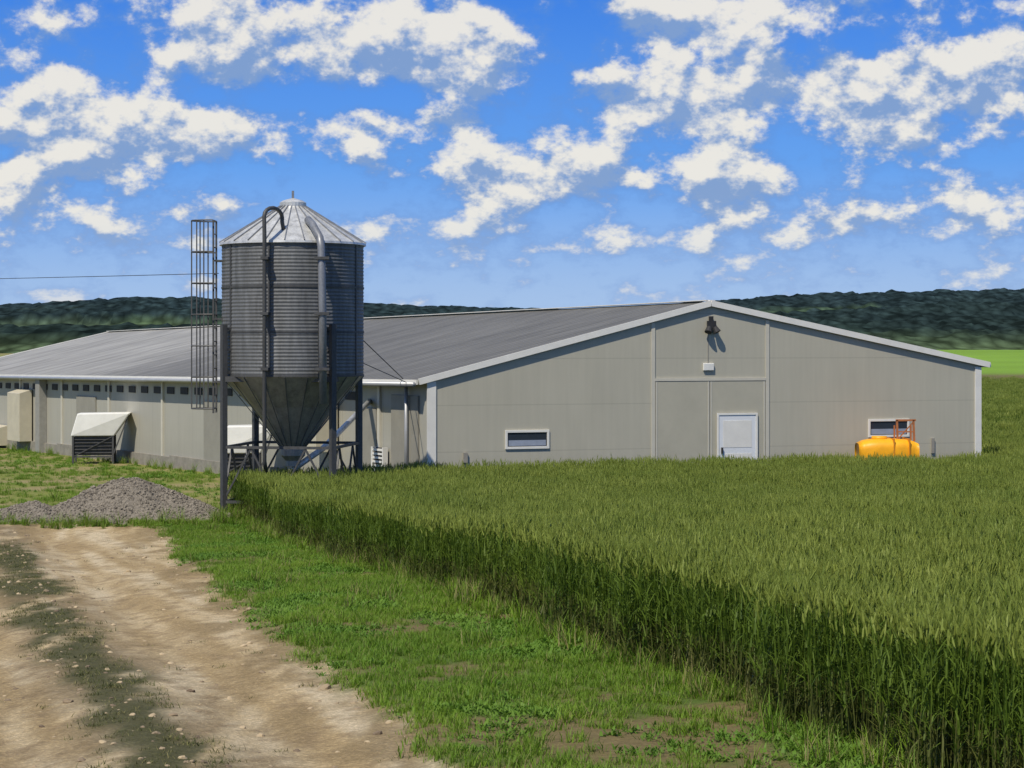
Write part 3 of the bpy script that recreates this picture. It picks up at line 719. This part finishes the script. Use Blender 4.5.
X_,Y_=X_[k],Y_[k];n=len(X_);s_=rng.uniform(.4,1.0,n)
scatter('grass_strip',np.stack([X_,Y_,height(X_,Y_)],-1),np.stack([rng.normal(0,.1,n),rng.normal(0,.1,n),rng.uniform(0,6.28,n)],-1),np.stack([s_]*3,-1),rng.integers(0,3,n),dc)
wp=[]
for cx,cy,rr,m_ in((-6.6,43.6,.7,40),(-5.2,44.2,1.2,50),(-8,58,2.5,40),(-3.5,48.4,.8,30),(-6.0,43.0,.5,25)):
    for _ in range(m_):
        x=cx+random.gauss(0,rr*.5);y=cy+random.gauss(0,rr*.5);wp.append((x,y,H1(x,y)))
for _ in range(160):
    w=random.uniform(0,44);p=A+SU*w+SN*(random.uniform(.25,.7));wp.append((p.x,p.y,H1(p.x,p.y)))
for _ in range(70):
    x=random.uniform(-10.5,-5.8);y=41.9+random.gauss(0,.18);wp.append((x,y,H1(x,y)))
wp=np.array(wp);n=len(wp);s_=rng.uniform(.6,1.5,n)
tc_=proto_coll('weed_protos',[grass_tuft(10,'tall'),grass_tuft(11,'tall'),grass_tuft(12,'weed')])
scatter('weeds',wp,np.stack([np.zeros(n),np.zeros(n),rng.uniform(0,6.28,n)],-1),np.stack([s_]*3,-1),rng.integers(0,3,n),tc_)

# ------------------------------------------------------------------ stones & gravel heap
def stone(i,m):
    r=random.Random(700+i);import bmesh
    bm=bmesh.new();bmesh.ops.create_icosphere(bm,subdivisions=2,radius=.5)
    off=Vector((r.random()*10,r.random()*10,0))
    from mathutils import noise
    for v in bm.verts: v.co*=1+.45*noise.noise(v.co*2.2+off); v.co.z*=.65
    me=bpy.data.meshes.new('stone');bm.to_mesh(me);bm.free();me.materials.append(m);return bpy.data.objects.new('stone',me)
def stone_mat(name,c1,c2):
    m,nt,b=new_mat(name);oi=N(nt,'ShaderNodeObjectInfo');mx=N(nt,'ShaderNodeMix',data_type='RGBA')
    nt.links.new(oi.outputs['Random'],mx.inputs[0]);mx.inputs[6].default_value=(*c1,1);mx.inputs[7].default_value=(*c2,1)
    nt.links.new(mx.outputs[2],b.inputs['Base Color']);b.inputs['Roughness'].default_value=.9;return m
sm=stone_mat('road_stone',(.14,.10,.065),(.50,.39,.24));sg=stone_mat('gravel_stone',(.11,.095,.075),(.30,.26,.205))
sc_=proto_coll('stone_protos',[stone(i,sm) for i in range(4)])
n0=60000;X_=rng.uniform(-12,2,n0);Y_=rng.uniform(8,41,n0)
dd=X_-road_m(Y_)
k=(rmask(X_,Y_)>.4)&(rng.uniform(0,1,n0)<(.07+.22*np.exp(-(dd/.6)**2)+.16*np.exp(-((X_-road_r(Y_))/.4)**2)))
X_,Y_=X_[k],Y_[k];n=len(X_);s_=.008+.05*rng.uniform(0,1,n)**6+.014*rng.uniform(0,1,n)
s_[:8]=.08
X_=np.append(X_,-1.5);Y_=np.append(Y_,16.0);s_=np.append(s_,.11);n+=1
scatter('road_stones',np.stack([X_,Y_,height(X_,Y_)+s_*.1],-1),np.stack([rng.uniform(-.4,.4,n),rng.uniform(-.4,.4,n),rng.uniform(0,6.28,n)],-1),np.stack([s_]*3,-1),rng.integers(0,4,n),sc_)
def heap(X,Y):
    a=np.hypot((X+8.35)/2.15,(Y-43.7)/1.4);b=np.hypot((X+10.3)/1.6,(Y-43.3)/1.0);c=np.hypot((X+7.5)/1.5,(Y-43.5)/1.1);e=np.hypot((X+9.1)/1.4,(Y-43.5)/1.1)
    n=(fbm(X*2,Y*2,4,160)-.5)*.2
    pk=1.06*(1-np.sqrt(a*a+.02))
    h=np.maximum(np.maximum(pk,.42*(1-b)),np.maximum(.66*(1-c),.72*(1-e)))
    return np.clip(h,-.4,2)+n-.02
gx_,gy_=np.meshgrid(np.arange(-12.4,-5.7,.05),np.arange(42.0,45.8,.05))
gz_=heap(gx_,gy_);base=height(gx_,gy_)
zz=base+np.maximum(gz_,-.15)+(fbm(gx_*11,gy_*11,2,170)-.5)*.05
idx_=np.arange(zz.size).reshape(zz.shape);q=np.stack([idx_[:-1,:-1],idx_[:-1,1:],idx_[1:,1:],idx_[1:,:-1]],-1).reshape(-1,4)
me=bpy.data.meshes.new('gravel_mound');me.from_pydata(np.stack([gx_.ravel(),gy_.ravel(),zz.ravel()],-1).tolist(),[],q.tolist())
me.materials.append(simple_mat('gravel',(.20,.175,.14),.95,0,.45,22,.8,60))
gp=empty('gravel_pile')
o=bpy.data.objects.new('gravel_mound',me);scene.collection.objects.link(o);o.parent=gp
n0=18000;X_=rng.uniform(-12.4,-5.7,n0);Y_=rng.uniform(42.0,45.7,n0);hz=heap(X_,Y_);k=hz>-.03
X_,Y_,hz=X_[k],Y_[k],hz[k];n=len(X_);s_=.02+.05*rng.uniform(0,1,n)**3
gcol=proto_coll('gravel_protos',[stone(i+9,sg) for i in range(4)])
o=scatter('gravel_stones',np.stack([X_,Y_,height(X_,Y_)+hz+.005],-1),rng.uniform(0,6,(n,3)),np.stack([s_]*3,-1),rng.integers(0,4,n),gcol);o.parent=gp

# ------------------------------------------------------------------ camera
cam=bpy.data.cameras.new('camera');co=bpy.data.objects.new('camera',cam);scene.collection.objects.link(co)
co.location=(0,0,EYE);co.rotation_euler=(math.radians(90),0,0);cam.lens=70.3;cam.sensor_width=36;cam.shift_y=-39/1024
cam.clip_end=9000;cam.clip_start=.1;scene.camera=co

# ------------------------------------------------------------------ sun + sky
sv=Vector((-.50,-.86,0)).normalized();el=math.radians(56)
to=Vector((sv.x*math.cos(el),sv.y*math.cos(el),math.sin(el)))
sd=bpy.data.lights.new('sun','SUN');sd.energy=4.3;sd.angle=math.radians(.6);sd.color=(1,.93,.80)
so=bpy.data.objects.new('sun',sd);scene.collection.objects.link(so);so.rotation_euler=to.to_track_quat('Z','Y').to_euler();so.location=(0,0,50)
wld=bpy.data.worlds.new('World');scene.world=wld;wld.use_nodes=True;nt=wld.node_tree;nt.nodes.clear();L=nt.links.new
out=N(nt,'ShaderNodeOutputWorld');bg=N(nt,'ShaderNodeBackground');bg.inputs['Strength'].default_value=.1;L(bg.outputs[0],out.inputs[0])
sky=N(nt,'ShaderNodeTexSky',sky_type='NISHITA');sky.sun_disc=False;sky.sun_elevation=el;sky.sun_rotation=math.atan2(to.x,to.y)
def mt(op,a,b=None,c=None,clamp=False):
    n=N(nt,'ShaderNodeMath',operation=op,use_clamp=clamp)
    for i,v in enumerate((a,b,c)):
        if v is None: continue
        if isinstance(v,(int,float)): n.inputs[i].default_value=v
        else: L(v,n.inputs[i])
    return n.outputs[0]
tc=N(nt,'ShaderNodeTexCoord');sx=N(nt,'ShaderNodeSeparateXYZ');L(tc.outputs['Generated'],sx.inputs[0])
az=mt('ARCTAN2',sx.outputs[0],sx.outputs[1]);ele=mt('ARCSINE',sx.outputs[2])
px2=lambda x,y:((x-512)/2000,(345-y)/2000)
# cloud masses (direction, angular size, weight)
blobs=[(300,40,200,46,.24),(450,50,70,40,.20),(60,130,95,46,.22),(200,130,110,26,.18),(505,168,95,32,.20),(680,98,115,28,.26),(850,88,110,26,.22),(985,66,85,38,.28),
(690,20,85,34,.28),(605,190,40,30,.20),(738,175,60,40,.20),(890,135,60,22,.14),(420,122,70,16,.14),(40,192,70,24,.12),(360,228,90,18,.10),(640,240,140,16,.10),(870,222,80,16,.12),(980,195,70,20,.12),(140,245,110,14,.08),
(565,40,45,45,-.26),(330,100,170,11,-.14),(820,45,70,14,-.18),(230,190,110,18,-.12),(820,180,35,30,-.1)]
def fbmn(da,dz,sc,det,rough,seed,dist=.0):
    e2=mt('ADD',ele,dz);a2=mt('ADD',az,da)
    cv=N(nt,'ShaderNodeCombineXYZ');L(mt('MULTIPLY',a2,sc),cv.inputs[0])
    L(mt('MULTIPLY',mt('POWER',mt('MAXIMUM',e2,.0005),.8),sc*1.12),cv.inputs[1]);cv.inputs[2].default_value=seed
    n=N(nt,'ShaderNodeTexNoise');n.inputs['Scale'].default_value=1;n.inputs['Detail'].default_value=det;n.inputs['Roughness'].default_value=rough;n.inputs['Distortion'].default_value=dist
    L(cv.outputs[0],n.inputs['Vector']);return n.outputs['Fac']
n0_=fbmn(0,0,27,8,.60,5.7);n1_=fbmn(-.003,.008,27,5,.58,5.7)
bs=None;bl=None
for (bx,by,rx,ry,w) in blobs:
    ca,ce=px2(bx,by)
    x=mt('MULTIPLY_ADD',az,2000/rx,-ca*2000/rx);y=mt('MULTIPLY_ADD',ele,2000/ry,-ce*2000/ry)
    g_=mt('EXPONENT',mt('MULTIPLY',mt('MULTIPLY_ADD',x,x,mt('MULTIPLY',y,y)),-.9))
    bs=mt('MULTIPLY_ADD',g_,w,bs if bs is not None else 0.0)
    if w>0: bl=mt('MULTIPLY_ADD',mt('MULTIPLY',g_,y),w,bl if bl is not None else 0.0)
def rng_(v,a,b,c=0,d=1,smooth=True):
    n=N(nt,'ShaderNodeMapRange');n.interpolation_type='SMOOTHSTEP' if smooth else 'LINEAR'
    L(v,n.inputs[0]);n.inputs[1].default_value=a;n.inputs[2].default_value=b;n.inputs[3].default_value=c;n.inputs[4].default_value=d;return n.outputs[0]
d0=mt('ADD',n0_,bs)
cover=rng_(d0,.535,.67)
litv=mt('MULTIPLY_ADD',bl,.55,mt('SUBTRACT',n0_,n1_))
lit=rng_(litv,-.085,.075)
shadow=rng_(d0,.44,.62)
def mix(f,a,b):
    n=N(nt,'ShaderNodeMix',data_type='RGBA')
    if isinstance(f,float): n.inputs[0].default_value=f
    else: L(f,n.inputs[0])
    for i,v in((6,a),(7,b)):
        if isinstance(v,tuple): n.inputs[i].default_value=(*v,1)
        else: L(v,n.inputs[i])
    return n.outputs[2]
ramp=N(nt,'ShaderNodeValToRGB');e=ramp.color_ramp.elements
L(ele,ramp.inputs[0])
e[0].position=0;e[0].color=(.42,.60,.86,1);e[1].position=1;e[1].color=(.07,.13,.30,1)
for p,c in((.04,(.25,.46,.86)),(.09,(.10,.34,.88)),(.17,(.03,.21,.80)),(.4,(.06,.16,.42))):
    k_=e.new(p);k_.color=(*c,1)
def scale10(c):
    n=N(nt,'ShaderNodeVectorMath',operation='SCALE');L(c,n.inputs[0]);n.inputs['Scale'].default_value=10;return n.outputs[0]
c=mix(mt('MULTIPLY',shadow,.6),ramp.outputs[0],(.10,.26,.66))
cl=mix(lit,(.21,.34,.62),(.93,.88,.78))
c=mix(mt('MULTIPLY',cover,.92),c,cl)
hz=rng_(ele,.0,.08,.5,0.0)
c=mix(hz,c,(.40,.56,.84))
c=mix(.90,sky.outputs[0],scale10(c))
L(c,bg.inputs['Color'])
scene.view_settings.view_transform='Standard';scene.view_settings.look='None';scene.view_settings.exposure=0
